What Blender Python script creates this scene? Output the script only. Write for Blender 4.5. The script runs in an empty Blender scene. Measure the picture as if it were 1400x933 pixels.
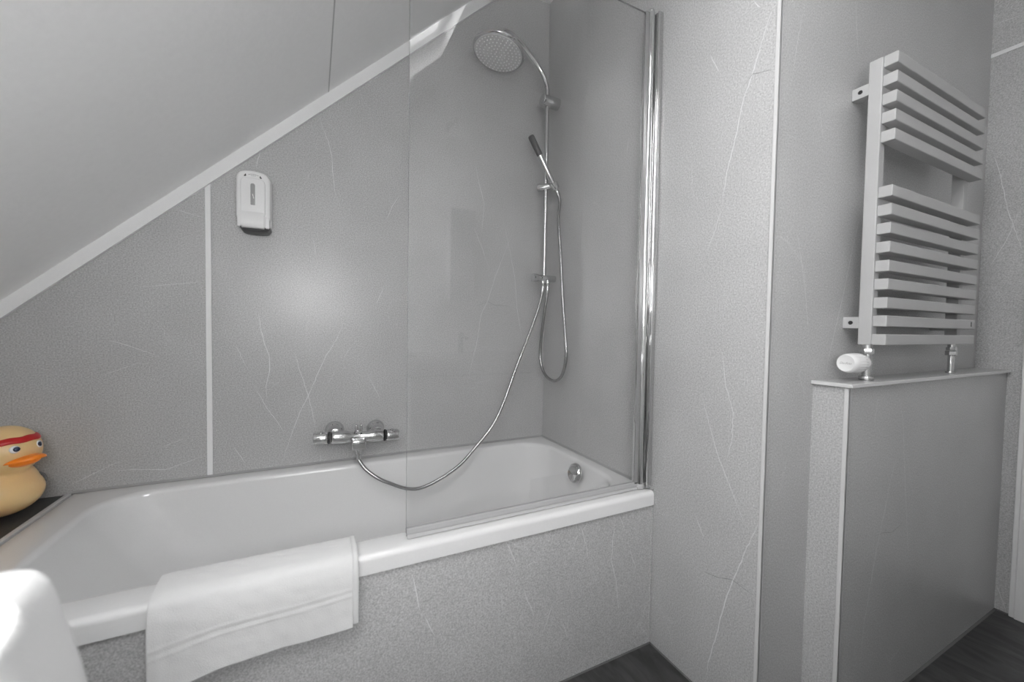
import bpy, bmesh, math, random
from mathutils import Vector, Matrix
random.seed(7)
S = bpy.context.scene
COL = S.collection
V = Vector
PI = math.pi

# ------------------------------------------------------------------ helpers
def obj(name, bm, mat, parent=None, smooth=False, kind=None, angle=None):
    me = bpy.data.meshes.new(name)
    bmesh.ops.recalc_face_normals(bm, faces=bm.faces[:])
    bm.to_mesh(me); bm.free()
    o = bpy.data.objects.new(name, me); COL.objects.link(o)
    for m in (mat if isinstance(mat, (list, tuple)) else [mat]):
        me.materials.append(m)
    if smooth:
        for p in me.polygons: p.use_smooth = True
        if angle:
            me.set_sharp_from_angle(angle=math.radians(angle))
    if parent:
        o.parent = parent
        o.matrix_parent_inverse = parent.matrix_world.inverted() if False else Matrix.Translation(-V(parent.location))
    if kind: o['kind'] = kind
    return o

def tag(o, label, cat, group=None):
    o['label'] = label; o['category'] = cat
    if group: o['group'] = group
    return o

def thing(name, label, cat, loc, group=None):
    o = bpy.data.objects.new(name, None); COL.objects.link(o)
    o.location = loc; o.empty_display_size = .05
    return tag(o, label, cat, group)

def structure(name, bm, mat, **k):
    return obj(name, bm, mat, kind='structure', **k)

def add_box(bm, x0, x1, y0, y1, z0, z1, bev=0, seg=2, mi=0):
    vs = [bm.verts.new((x, y, z)) for x in (x0, x1) for y in (y0, y1) for z in (z0, z1)]
    idx = [(0,1,3,2),(4,6,7,5),(0,4,5,1),(2,3,7,6),(0,2,6,4),(1,5,7,3)]
    fs = [bm.faces.new([vs[i] for i in q]) for q in idx]
    for f in fs: f.material_index = mi
    bmesh.ops.recalc_face_normals(bm, faces=fs)
    if bev:
        es = list({e for f in fs for e in f.edges})
        bmesh.ops.bevel(bm, geom=es, offset=bev, segments=seg, affect='EDGES', profile=.5)
    return vs

def box(*a, **k):
    bm = bmesh.new(); add_box(bm, *a, **k); return bm

def add_prism(bm, pts, axis, a, b, mi=0):
    """polygon pts (2-D) extruded along axis from a to b; pts are the two other coordinates in order"""
    def mk(p, t):
        return {'x': (t, p[0], p[1]), 'y': (p[0], t, p[1]), 'z': (p[0], p[1], t)}[axis]
    A = [bm.verts.new(mk(p, a)) for p in pts]; B = [bm.verts.new(mk(p, b)) for p in pts]
    fs = [bm.faces.new(A), bm.faces.new(B[::-1])]
    n = len(pts)
    for i in range(n):
        fs.append(bm.faces.new([A[i], A[(i+1) % n], B[(i+1) % n], B[i]]))
    for f in fs: f.material_index = mi
    bmesh.ops.recalc_face_normals(bm, faces=fs)
    return fs

def frame_of(d):
    d = V(d).normalized()
    u = d.cross(V((0, 0, 1)))
    if u.length < 1e-3: u = d.cross(V((0, 1, 0)))
    u.normalize(); v = d.cross(u).normalized()
    return d, u, v

def add_lathe(bm, prof, origin, direction, n=40, mi=0, ref=None, fn=None):
    """prof: [(radius, height)] along direction from origin; closed at ends where radius is 0 or by caps"""
    d, u, v = frame_of(direction); o = V(origin)
    if ref is not None:
        u = (V(ref) - d * V(ref).dot(d)).normalized(); v = d.cross(u)
    rings = []
    for r, h in prof:
        if r < 1e-6: rings.append([bm.verts.new(o + d*h)])
        else:
            rg = []
            for i in range(n):
                t = 2*PI*i/n
                rr = r*(fn(t, h) if fn else 1)
                rg.append(bm.verts.new(o + d*h + u*(rr*math.cos(t)) + v*(rr*math.sin(t))))
            rings.append(rg)
    fs = []
    for a, b in zip(rings, rings[1:]):
        if len(a) == 1 and len(b) == 1: continue
        for i in range(n):
            j = (i+1) % n
            if len(a) == 1: fs.append(bm.faces.new([a[0], b[j], b[i]]))
            elif len(b) == 1: fs.append(bm.faces.new([a[i], a[j], b[0]]))
            else: fs.append(bm.faces.new([a[i], a[j], b[j], b[i]]))
    if len(rings[0]) > 1: fs.append(bm.faces.new(rings[0][::-1]))
    if len(rings[-1]) > 1: fs.append(bm.faces.new(rings[-1]))
    for f in fs: f.material_index = mi
    return fs

def lathe(*a, **k):
    bm = bmesh.new(); add_lathe(bm, *a, **k); return bm

def add_cyl(bm, p, q, r, n=24, bev=0, mi=0):
    p = V(p); q = V(q); L = (q-p).length
    if bev:
        prof = [(r-bev, 0), (r-bev*.3, bev*.3), (r, bev), (r, L-bev), (r-bev*.3, L-bev*.3), (r-bev, L)]
    else: prof = [(r, 0), (r, L)]
    return add_lathe(bm, prof, p, q-p, n=n, mi=mi)

def cyl(*a, **k):
    bm = bmesh.new(); add_cyl(bm, *a, **k); return bm

def smooth_path(pts, per=10):
    P = [V(p) for p in pts]
    out = []
    for i in range(len(P)-1):
        p0 = P[i-1] if i else P[0]*2-P[1]
        p1, p2 = P[i], P[i+1]
        p3 = P[i+2] if i+2 < len(P) else P[-1]*2-P[-2]
        for k in range(per):
            t = k/per
            out.append(.5*((2*p1)+(p2-p0)*t+(2*p0-5*p1+4*p2-p3)*t*t+(3*p1-p0-3*p2+p3)*t**3))
    out.append(P[-1])
    return out

def add_tube(bm, path, r, n=14, mi=0):
    rf = r if callable(r) else (lambda s: r)
    N = len(path); T = []
    for i in range(N):
        T.append((path[min(i+1, N-1)]-path[max(i-1, 0)]).normalized())
    d, u, v = frame_of(T[0])
    rings = []
    for i in range(N):
        u = (u - T[i]*u.dot(T[i])).normalized(); v = T[i].cross(u)
        rr = rf(i/(N-1))
        rings.append([bm.verts.new(path[i]+u*(rr*math.cos(2*PI*k/n))+v*(rr*math.sin(2*PI*k/n))) for k in range(n)])
    for a, b in zip(rings, rings[1:]):
        for k in range(n):
            bm.faces.new([a[k], a[(k+1) % n], b[(k+1) % n], b[k]]).material_index = mi
    bm.faces.new(rings[0][::-1]); bm.faces.new(rings[-1])

def tube(*a, **k):
    bm = bmesh.new(); add_tube(bm, *a, **k); return bm

def rrect(x0, x1, y0, y1, r, nc=10, ns=14):
    """rounded rectangle, fixed point count, counter-clockwise; r may be one radius or (x0y0, x1y0, x1y1, x0y1)"""
    rs = r if isinstance(r, (tuple, list)) else (r,)*4
    cs = [(x0+rs[0], y0+rs[0], PI, rs[0]), (x1-rs[1], y0+rs[1], 1.5*PI, rs[1]), (x1-rs[2], y1-rs[2], 0, rs[2]), (x0+rs[3], y1-rs[3], .5*PI, rs[3])]
    pts = []
    for k, (cx, cy, a0, rr) in enumerate(cs):
        arc = [(cx+rr*math.cos(a0+.5*PI*i/nc), cy+rr*math.sin(a0+.5*PI*i/nc)) for i in range(nc+1)]
        pts += arc
        n = cs[(k+1) % 4]; e = arc[-1]; s = (n[0]+n[3]*math.cos(n[2]), n[1]+n[3]*math.sin(n[2]))
        pts += [(e[0]+(s[0]-e[0])*i/ns, e[1]+(s[1]-e[1])*i/ns) for i in range(1, ns)]
    return pts

def add_loft(bm, loops, cap0=False, cap1=False, mi=0):
    R = [[bm.verts.new(p) for p in L] for L in loops]
    n = len(R[0])
    for a, b in zip(R, R[1:]):
        for i in range(n):
            bm.faces.new([a[i], a[(i+1) % n], b[(i+1) % n], b[i]]).material_index = mi
    if cap0: bm.faces.new(R[0][::-1]).material_index = mi
    if cap1: bm.faces.new(R[-1]).material_index = mi

# ------------------------------------------------------------------ materials
def newmat(name):
    m = bpy.data.materials.new(name); m.use_nodes = True
    nt = m.node_tree
    return m, nt, nt.nodes['Principled BSDF'], nt.nodes.new, nt.links.new

def g(v): return (v, v, v, 1)

def plain(name, c, rough=.5, metal=0, coat=0, bump=0, bscale=200, sss=0, spec=.5, sheen=0):
    m, nt, b, N, L = newmat(name)
    col = g(c) if not isinstance(c, tuple) else (*c, 1)
    b.inputs['Base Color'].default_value = col
    b.inputs['Roughness'].default_value = rough
    b.inputs['Metallic'].default_value = metal
    b.inputs['Coat Weight'].default_value = coat
    b.inputs['Coat Roughness'].default_value = .05
    b.inputs['Specular IOR Level'].default_value = spec
    b.inputs['Sheen Weight'].default_value = sheen
    tc = N('ShaderNodeTexCoord')
    no = N('ShaderNodeTexNoise'); no.inputs['Scale'].default_value = bscale; no.inputs['Detail'].default_value = 4
    L(tc.outputs['Object'], no.inputs['Vector'])
    mx = N('ShaderNodeMixRGB'); mx.blend_type = 'MULTIPLY'; mx.inputs[0].default_value = 1
    mx.inputs[1].default_value = col
    mr = N('ShaderNodeMapRange'); mr.inputs[3].default_value = .97; mr.inputs[4].default_value = 1.03
    L(no.outputs['Fac'], mr.inputs[0]); L(mr.outputs[0], mx.inputs[2]); L(mx.outputs[0], b.inputs['Base Color'])
    if bump:
        bp = N('ShaderNodeBump'); bp.inputs['Strength'].default_value = 1; bp.inputs['Distance'].default_value = bump
        L(no.outputs['Fac'], bp.inputs['Height']); L(bp.outputs[0], b.inputs['Normal'])
    if sss:
        b.inputs['Subsurface Weight'].default_value = sss
        b.inputs['Subsurface Radius'].default_value = (.02, .012, .006); b.inputs['Subsurface Scale'].default_value = 1
    return m

def panel_mat(name, base, rough=.29):
    """grey stone-look laminate: fine speckle, soft clouding, a few hair veins"""
    m, nt, b, N, L = newmat(name)
    geo = N('ShaderNodeNewGeometry')
    n1 = N('ShaderNodeTexNoise'); n1.inputs['Scale'].default_value = 250; n1.inputs['Detail'].default_value = 3; n1.inputs['Roughness'].default_value = .7
    n2 = N('ShaderNodeTexNoise'); n2.inputs['Scale'].default_value = 5; n2.inputs['Detail'].default_value = 5
    for n in (n1, n2): L(geo.outputs['Position'], n.inputs['Vector'])
    r1 = N('ShaderNodeMapRange'); r1.inputs[1].default_value = .3; r1.inputs[2].default_value = .7; r1.inputs[3].default_value = .66; r1.inputs[4].default_value = 1.34
    r2 = N('ShaderNodeMapRange'); r2.inputs[1].default_value = .3; r2.inputs[2].default_value = .7; r2.inputs[3].default_value = .955; r2.inputs[4].default_value = 1.045
    L(n1.outputs['Fac'], r1.inputs[0]); L(n2.outputs['Fac'], r2.inputs[0])
    mu = N('ShaderNodeMath'); mu.operation = 'MULTIPLY'; L(r1.outputs[0], mu.inputs[0]); L(r2.outputs[0], mu.inputs[1])
    # faint hair veins
    dn = N('ShaderNodeTexNoise'); dn.inputs['Scale'].default_value = 3.2; dn.inputs['Detail'].default_value = 3
    L(geo.outputs['Position'], dn.inputs['Vector'])
    ad = N('ShaderNodeVectorMath'); ad.operation = 'MULTIPLY_ADD'; ad.inputs[1].default_value = (.25, .25, .25)
    L(dn.outputs['Color'], ad.inputs[0]); L(geo.outputs['Position'], ad.inputs[2])
    sc = N('ShaderNodeVectorMath'); sc.operation = 'MULTIPLY'; sc.inputs[1].default_value = (1.6, 1.6, .75); L(ad.outputs[0], sc.inputs[0])
    vo = N('ShaderNodeTexVoronoi'); vo.feature = 'DISTANCE_TO_EDGE'; vo.inputs['Scale'].default_value = 2.2; L(sc.outputs[0], vo.inputs['Vector'])
    vr = N('ShaderNodeMapRange'); vr.inputs[1].default_value = 0; vr.inputs[2].default_value = .007; vr.inputs[3].default_value = 1; vr.inputs[4].default_value = 0; L(vo.outputs['Distance'], vr.inputs[0])
    n3 = N('ShaderNodeTexNoise'); n3.inputs['Scale'].default_value = 4.5; L(geo.outputs['Position'], n3.inputs['Vector'])
    mk = N('ShaderNodeMapRange'); mk.inputs[1].default_value = .52; mk.inputs[2].default_value = .66; mk.inputs[3].default_value = 0; mk.inputs[4].default_value = .13; L(n3.outputs['Fac'], mk.inputs[0])
    ve = N('ShaderNodeMath'); ve.operation = 'MULTIPLY_ADD'; ve.inputs[2].default_value = 1
    L(vr.outputs[0], ve.inputs[0]); L(mk.outputs[0], ve.inputs[1])
    m2 = N('ShaderNodeMath'); m2.operation = 'MULTIPLY'; L(mu.outputs[0], m2.inputs[0]); L(ve.outputs[0], m2.inputs[1])
    m3 = N('ShaderNodeMath'); m3.operation = 'MULTIPLY'; m3.inputs[1].default_value = base; L(m2.outputs[0], m3.inputs[0])
    cb = N('ShaderNodeCombineColor')
    for i in range(3): L(m3.outputs[0], cb.inputs[i])
    L(cb.outputs[0], b.inputs['Base Color'])
    b.inputs['Roughness'].default_value = rough
    bp = N('ShaderNodeBump'); bp.inputs['Strength'].default_value = .08; bp.inputs['Distance'].default_value = .0004
    L(n1.outputs['Fac'], bp.inputs['Height']); L(bp.outputs[0], b.inputs['Normal'])
    return m

def glass_mat(name, tint=.97):
    m, nt, b, N, L = newmat(name)
    nt.nodes.remove(b); out = nt.nodes['Material Output']
    t = N('ShaderNodeBsdfTransparent'); t.inputs[0].default_value = g(tint)
    gl = N('ShaderNodeBsdfGlossy'); gl.inputs['Roughness'].default_value = 0.0
    fr = N('ShaderNodeFresnel'); ge = N('ShaderNodeNewGeometry'); io = N('ShaderNodeMapRange'); io.inputs[3].default_value = 1.52; io.inputs[4].default_value = 1/1.52
    L(ge.outputs['Backfacing'], io.inputs[0]); L(io.outputs[0], fr.inputs[0])     # a thin pane: the same reflection on both of its faces
    mx = N('ShaderNodeMixShader'); L(fr.outputs[0], mx.inputs[0]); L(t.outputs[0], mx.inputs[1]); L(gl.outputs[0], mx.inputs[2])
    L(mx.outputs[0], out.inputs[0])
    return m

M = {}
M['panel'] = panel_mat('grey_stone_laminate', .47)
M['bounce_wall'] = plain('white_bounce_wall', .88, .7)  # white given to the unseen front and left walls to lift bounced light
M['ledge'] = panel_mat('dark_stone_laminate', .06, .4)
M['vein'] = plain('pale_vein', .72, .35)
M['dvein'] = plain('dark_vein', .22, .35)
M['trim'] = plain('white_trim', .84, .4)
M['alu'] = plain('satin_pale_trim', .62, .35)
M['ceil'] = plain('ceiling_board', .90, .6, bump=.0006, bscale=60)
M['tub'] = plain('white_enamel', .78, .09, coat=.4)
M['chrome'] = plain('chrome', .66, .06, metal=1)
M['hose'] = plain('steel_hose', .40, .22, metal=1)
M['steel'] = plain('nickel', .6, .2, metal=1)
M['rad'] = plain('grey_powder_coat', .44, .45)
M['black'] = plain('black_rubber', .02, .5)
M['darkplastic'] = plain('dark_grey_plastic', .07, .4)
M['seal'] = plain('grey_sealant', .36, .5)
M['darkseal'] = plain('dark_sealant', .10, .5)
M['seam'] = plain('grey_seam', .5, .5)
M['mirror'] = plain('mirror', .85, .02, metal=1)
M['wplastic'] = plain('white_plastic', .82, .25)
M['glass'] = glass_mat('clear_glass', .985)
M['pane'] = glass_mat('window_pane', .99)
M['gedge'] = plain('glass_edge', .30, .15)
M['gseal'] = plain('clear_seal_strip', .45, .25)
M['duck'] = plain('tan_vinyl', (.86, .60, .30), .33, sss=.25)
M['beak'] = plain('orange_vinyl', (1.0, .27, .02), .28)
M['band'] = plain('red_vinyl', (.52, .012, .012), .35)
M['eyewhite'] = plain('eye_white', .8, .3)
M['eyeblue'] = plain('eye_dark', (.02, .03, .07), .25)
M['plate'] = plain('grey_vinyl', .11, .4)
M['towel'] = plain('white_terry', .70, .95, bump=.0006, bscale=500, sheen=.3, spec=.1)
M['door'] = plain('white_lacquer', .78, .35)
M['slot'] = plain('grey_window', .33, .25)
M['ink'] = plain('dark_ink', .05, .6)
M['nozzle'] = plain('nozzle_face', .55, .35)

def floor_mat():
    m, nt, b, N, L = newmat('dark_slate_floor')
    geo = N('ShaderNodeNewGeometry')
    sc = N('ShaderNodeVectorMath'); sc.operation = 'MULTIPLY'; sc.inputs[1].default_value = (9, 2.5, 1); L(geo.outputs['Position'], sc.inputs[0])
    n = N('ShaderNodeTexNoise'); n.inputs['Scale'].default_value = 2.2; n.inputs['Detail'].default_value = 7; n.inputs['Distortion'].default_value = 1.4
    L(sc.outputs[0], n.inputs['Vector'])
    r = N('ShaderNodeValToRGB'); e = r.color_ramp.elements
    e[0].position = .35; e[0].color = g(.022); e[1].position = .72; e[1].color = g(.07)
    L(n.outputs['Fac'], r.inputs[0]); L(r.outputs[0], b.inputs['Base Color'])
    b.inputs['Roughness'].default_value = .42
    bp = N('ShaderNodeBump'); bp.inputs['Distance'].default_value = .001; bp.inputs['Strength'].default_value = .5
    L(n.outputs['Fac'], bp.inputs['Height']); L(bp.outputs[0], b.inputs['Normal'])
    return m
M['floor'] = floor_mat()
VEINS = {
 'back': [
  ([(-1.443,1.445),(-1.411,1.434),(-1.361,1.423)], 1.6, 0),
  ([(-1.532,1.178),(-1.482,1.185),(-1.422,1.195),(-1.368,1.204)], 1, 0),
  ([(-1.612,1.004),(-1.575,0.991),(-1.526,0.97),(-1.493,0.953)], 1.5, 0),
  ([(-1.624,0.891),(-1.584,0.909),(-1.531,0.932)], 1, 0),
  ([(-1.488,0.642),(-1.453,0.656),(-1.417,0.669)], 1, 0),
  ([(-1.708,0.55),(-1.666,0.571),(-1.62,0.596),(-1.58,0.614)], 1.3, 0),
  ([(-1.608,0.582),(-1.547,0.578),(-1.471,0.567),(-1.427,0.58),(-1.382,0.596),(-1.358,0.6)], 1.6, 0),
  ([(-1.195,1.678),(-1.203,1.651),(-1.209,1.618)], 1.8, 0),
  ([(-1.003,1.854),(-0.996,1.815),(-0.973,1.766),(-0.961,1.711),(-0.958,1.653),(-0.95,1.579),(-0.938,1.53)], 1.7, 0),
  ([(-1.018,1.748),(-1.011,1.717)], 1, 0),
  ([(-0.757,1.497),(-0.735,1.552),(-0.709,1.599)], 1.5, 0),
  ([(-1.026,1.394),(-1.015,1.32)], 1, 0),
  ([(-1.205,1.11),(-1.198,1.053),(-1.184,0.989),(-1.169,0.94),(-1.169,0.892),(-1.181,0.835),(-1.179,0.783)], 2.2, 0),
  ([(-1.272,0.983),(-1.242,0.911)], 1.3, 0),
  ([(-1.219,0.836),(-1.195,0.788),(-1.178,0.754),(-1.15,0.707),(-1.122,0.655)], 1.6, 0),
  ([(-1.089,0.963),(-1.071,0.888),(-1.045,0.803),(-1.03,0.735),(-1.015,0.652)], 2.0, 0),
  ([(-0.917,1.074),(-0.945,1.005),(-0.98,0.945),(-1.015,0.861),(-1.037,0.803),(-1.071,0.729),(-1.097,0.656),(-1.129,0.548)], 1.8, 0),
  ([(-0.768,1.216),(-0.794,1.152)], 1.4, 0),
  ([(-0.826,0.861),(-0.796,0.798),(-0.779,0.761)], 1.4, 0),
  ([(-1.28,0.623),(-1.244,0.555)], 1.4, 0),
  ([(-1.002,0.561),(-0.999,0.53)], 1, 0),
  ([(-0.349,1.703),(-0.328,1.622),(-0.339,1.49)], 1.5, 0),
  ([(-0.379,1.517),(-0.336,1.424),(-0.298,1.329)], 1.3, 0),
  ([(-0.228,1.543),(-0.193,1.419),(-0.166,1.298),(-0.153,1.161),(-0.118,0.98)], 1.4, 0),
  ([(-0.185,1.501),(-0.233,1.388),(-0.276,1.277),(-0.303,1.189),(-0.336,1.121),(-0.358,0.981),(-0.385,0.876),(-0.398,0.81)], 1.6, 0),
  ([(-0.36,1.16),(-0.325,1.174),(-0.303,1.182),(-0.267,1.167),(-0.191,1.166)], 1.2, 1),
  ([(-0.373,1.795),(-0.36,1.733),(-0.344,1.675),(-0.328,1.626)], 1.4, 0),
 ],
 'right': [
  ([(-1.081,1.881),(-1.057,1.815),(-1.031,1.733),(-1.008,1.681),(-0.994,1.604),(-0.967,1.501),(-0.954,1.402)], 2.0, 0),
  ([(-0.954,1.402),(-0.934,1.343),(-0.911,1.292)], 1.3, 0),
  ([(-1.005,1.712),(-1.031,1.733),(-1.061,1.723),(-1.087,1.715)], 1.4, 1),
  ([(-0.902,1.859),(-0.935,1.788)], 1.4, 0),
  ([(-1.026,1.924),(-1.048,1.89)], 1.6, 0),
  ([(-0.97,1.005),(-0.985,0.912),(-1.009,0.84),(-1.008,0.764),(-0.993,0.699)], 1.8, 0),
  ([(-0.908,0.873),(-0.94,0.786),(-0.968,0.708),(-1.013,0.624),(-1.055,0.544)], 1.5, 0),
  ([(-1.088,0.57),(-1.057,0.482),(-1.027,0.39),(-1.006,0.322),(-0.985,0.218),(-0.958,0.105),(-0.954,0.039)], 2.4, 0),
  ([(-0.929,0.357),(-0.98,0.365),(-1.021,0.384),(-1.055,0.379),(-1.087,0.377)], 1.6, 1),
  ([(-0.899,0.515),(-0.932,0.453)], 1.3, 0),
  ([(-0.572,1.755),(-0.562,1.704)], 1.3, 0),
  ([(-0.2,2.406),(-0.186,2.293)], 1, 0),
 ],
 'niche': [
  ([(0.336,1.995),(0.35,1.911),(0.364,1.848)], 1.3, 0),
  ([(0.086,1.874),(0.066,1.777),(0.056,1.713)], 1, 0),
  ([(0.408,1.406),(0.372,1.296),(0.337,1.176),(0.275,1.001),(0.259,0.933)], 1.3, 0),
  ([(0.096,1.332),(0.142,1.188),(0.171,1.047)], 1.2, 0),
  ([(0.175,1.674),(0.201,1.584)], 1, 0),
 ],
 'half': [
  ([(0.476,0.875),(0.505,0.804),(0.522,0.692),(0.546,0.567),(0.579,0.396)], 1.1, 0),
  ([(0.481,0.728),(0.439,0.636),(0.416,0.562),(0.395,0.508),(0.377,0.454),(0.356,0.373),(0.328,0.266),(0.315,0.147)], 1.5, 0),
  ([(0.383,0.501),(0.416,0.502),(0.463,0.491),(0.535,0.506)], 1.1, 1),
  ([(0.348,0.884),(0.336,0.81)], 1, 0),
 ],
 'panel': [
  ([(-0.808,0.453),(-0.8,0.425),(-0.794,0.39),(-0.785,0.346)], 1.9, 0),
  ([(-0.774,0.331),(-0.745,0.267)], 1.5, 0),
  ([(-0.55,0.472),(-0.532,0.437),(-0.514,0.392)], 1.8, 0),
  ([(-0.492,0.319),(-0.47,0.268),(-0.455,0.231)], 1.5, 0),
  ([(-0.482,0.364),(-0.477,0.388),(-0.462,0.394),(-0.447,0.387)], 1.3, 0),
  ([(-0.392,0.255),(-0.41,0.207),(-0.428,0.167)], 1.4, 0),
  ([(-0.306,0.444),(-0.322,0.41),(-0.331,0.385)], 1.6, 0),
  ([(-0.299,0.466),(-0.277,0.406),(-0.267,0.356)], 1.5, 0),
  ([(-0.163,0.469),(-0.17,0.403),(-0.176,0.327),(-0.156,0.264),(-0.148,0.205),(-0.137,0.143)], 1.8, 0),
  ([(-0.149,0.47),(-0.122,0.415)], 1.3, 0),
  ([(-0.099,0.344),(-0.069,0.27)], 1.3, 0),
  ([(-0.356,0.18),(-0.339,0.131)], 1.2, 0),
  ([(-0.558,0.335),(-0.558,0.279)], 1, 0),
  ([(-0.54,0.104),(-0.56,0.078)], 1.3, 0),
 ],
 'end': [
  ([(-1.115,1.79),(-1.14,1.68),(-1.165,1.533),(-1.205,1.38)], 1.8, 0),
  ([(-1.195,1.541),(-1.164,1.426),(-1.129,1.338)], 1.3, 0),
  ([(-1.109,2.27),(-1.177,2.26)], 1.3, 0),
  ([(-1.186,0.096),(-1.2,0.057),(-1.212,0.015)], 1.6, 0),
 ],
}
SKY, SUN, SUN_DIR, EXPO = 12.8, 60.0, (0, .10, -1), 0.38
WIN = (-1.34, -.72, 1.05, 1.56)
def add_veins(bm, key, axis, val, out):
    """veins are part of the wall's surface: slim ribbons in the wall mesh carrying the vein material"""
    rnd = random.Random(len(key)*13)
    for pts, w, dark in VEINS.get(key, []):
        # wander between the given points
        P = []
        for (a, b), (c, d) in zip(pts, pts[1:]):
            n = max(2, int(math.hypot(c-a, d-b)/.012))
            for i in range(n):
                t = i/n; P.append((a+(c-a)*t+rnd.gauss(0, .0007), b+(d-b)*t+rnd.gauss(0, .0004)))
        P.append(pts[-1])
        L = []; N = len(P)
        for i in range(N):
            a = P[max(i-1, 0)]; c = P[min(i+1, N-1)]
            dx, dy = c[0]-a[0], c[1]-a[1]; ln = math.hypot(dx, dy) or 1
            t = i/(N-1); h = .00042*w*(1-abs(2*t-1)**3)*rnd.uniform(.6, 1.35)+.00012
            nx, ny = -dy/ln*h, dx/ln*h
            L.append(((P[i][0]+nx, P[i][1]+ny), (P[i][0]-nx, P[i][1]-ny)))
        def mk(p):
            return {'x': (val+out, p[0], p[1]), 'y': (p[0], val+out, p[1])}[axis]
        vs = [(bm.verts.new(mk(a)), bm.verts.new(mk(b))) for a, b in L]
        for (a, b), (c, d) in zip(vs, vs[1:]):
            bm.faces.new([a, b, d, c]).material_index = 2 if dark else 1

def sl(x): return 2.874+.9559*x          # underside of the sloping ceiling
PM = [M['panel'], M['vein'], M['dvein']]
FRONT = -2.13; XD = 1.347; KNEE = -2.15; FLAT = 2.68; XF = (FLAT-2.874)/.9559

# ------------------------------------------------------------------ the setting
structure('floor', box(KNEE-.1, XD+.15, FRONT-.15, .12, -.08, 0), M['floor'])

bm = bmesh.new()
add_prism(bm, [(KNEE-.1, 0), (0, 0), (0, FLAT), (XF, FLAT), (KNEE-.1, sl(KNEE-.1))], 'y', 0, .1)
add_veins(bm, 'back', 'y', 0, -.0003)
structure('wall_back', bm, PM)

bm = box(0, .1, -1.1, .1, 0, FLAT)
add_veins(bm, 'right', 'x', 0, -.0003)
structure('wall_right', bm, PM)

bm = box(.1, XD+.1, -1.1, -1.0, 0, FLAT)
bm2 = bmesh.new()
add_veins(bm, 'niche', 'y', -1.1, -.0003); bm2.free()
structure('wall_niche', bm, PM)

bm = bmesh.new()
add_box(bm, XD, XD+.1, -1.30, -1.1, 0, FLAT)
add_box(bm, XD, XD+.1, -2.06, -1.30, 2.04, FLAT)
add_box(bm, XD, XD+.1, FRONT, -2.06, 0, FLAT)
add_veins(bm, 'end', 'x', XD, -.0003)
structure('wall_end', bm, PM)

# front wall with an unseen window added behind the camera for light
WX0, WX1, WZ0, WZ1 = WIN
bm = bmesh.new()
add_prism(bm, [(KNEE-.1, 0), (WX0, 0), (WX0, sl(WX0)), (KNEE-.1, sl(KNEE-.1))], 'y', FRONT-.1, FRONT)
add_prism(bm, [(WX0, 0), (WX1, 0), (WX1, WZ0), (WX0, WZ0)], 'y', FRONT-.1, FRONT)
add_prism(bm, [(WX0, WZ1), (WX1, WZ1), (WX1, sl(WX1)), (WX0, sl(WX0))], 'y', FRONT-.1, FRONT)
add_prism(bm, [(WX1, 0), (XD+.1, 0), (XD+.1, FLAT), (XF, FLAT), (WX1, sl(WX1))], 'y', FRONT-.1, FRONT)
structure('wall_front', bm, M['bounce_wall'])
bm = bmesh.new()
add_box(bm, WX0, WX0+.05, FRONT-.08, FRONT-.02, WZ0, WZ1, bev=.003); add_box(bm, WX1-.05, WX1, FRONT-.08, FRONT-.02, WZ0, WZ1, bev=.003)
add_box(bm, WX0, WX1, FRONT-.08, FRONT-.02, WZ0, WZ0+.05, bev=.003); add_box(bm, WX0, WX1, FRONT-.08, FRONT-.02, WZ1-.05, WZ1, bev=.003)
w2 = structure('fill_window', bm, M['door'])
obj('pane', box(WX0+.045, WX1-.045, FRONT-.053, FRONT-.047, WZ0+.045, WZ1-.045), M['pane'], w2)
structure('wall_left', box(KNEE-.1, KNEE, FRONT, 0, 0, sl(KNEE)+.02), M['bounce_wall'])

# half wall carrying the radiator pipes, with its cap
bm = box(.2, XD, -1.184, -1.1, 0, .923)
add_veins(bm, 'half', 'y', -1.184, -.0003)
structure('wall_half', bm, PM)
bm = bmesh.new()
add_box(bm, .192, XD, -1.192, -1.1, .923, .932, bev=.0015)
structure('trim_1', bm, M['panel'])
bm = bmesh.new()           # pale metal edge of the cap
add_box(bm, .190, .193, -1.194, -1.1, .923, .9328, bev=.001); add_box(bm, .190, XD, -1.1945, -1.1915, .923, .9328, bev=.001)
structure('trim_2', bm, M['alu'])
# corner profiles
def corner_profile(name, x, y, z0, z1, w=.010):
    bm = bmesh.new()
    add_box(bm, x-.0035, x+.0005, y-.0035, y+w, z0, z1, bev=.0012)
    add_box(bm, x-.0035, x+.003, y-.0035, y+.0005, z0, z1, bev=.0012)
    structure(name, bm, M['alu'])
corner_profile('trim_3', 0, -1.1, 0, FLAT)
corner_profile('trim_4', .2, -1.184, 0, .922)
# joint strip of the back wall, batten under the slope, coving in the flat corner
structure('trim_5', box(-1.357, -1.3405, -.006, 0, .532, sl(-1.34)-.045, bev=.0015), M['trim'])
bm = bmesh.new()
add_prism(bm, [(KNEE, sl(KNEE)-.048), (XF+.01, FLAT-.048+.0), (XF+.01, FLAT), (XF, FLAT), (KNEE, sl(KNEE))], 'y', -.014, 0)
structure('trim_6', bm, M['trim'])
bm = bmesh.new()
add_box(bm, XF, 0, -.014, 0, FLAT-.052, FLAT); add_box(bm, -.014, 0, -1.1, -.014, FLAT-.052, FLAT)
structure('trim_7', bm, M['trim'])
structure('trim_8', box(XD-.004, XD, -1.222, -1.1, 2.142, 2.157, bev=.001), M['trim'])   # joint strip, far wall
# ceiling seam strip
s0 = -.973
bm = bmesh.new()
add_prism(bm, [(s0-.002, sl(s0-.002)-.0012), (s0+.002, sl(s0+.002)-.0012), (s0+.002, sl(s0+.002)+.001), (s0-.002, sl(s0-.002)+.001)], 'y', -1.12, -.014)
structure('trim_9', bm, M['seam'])
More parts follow.
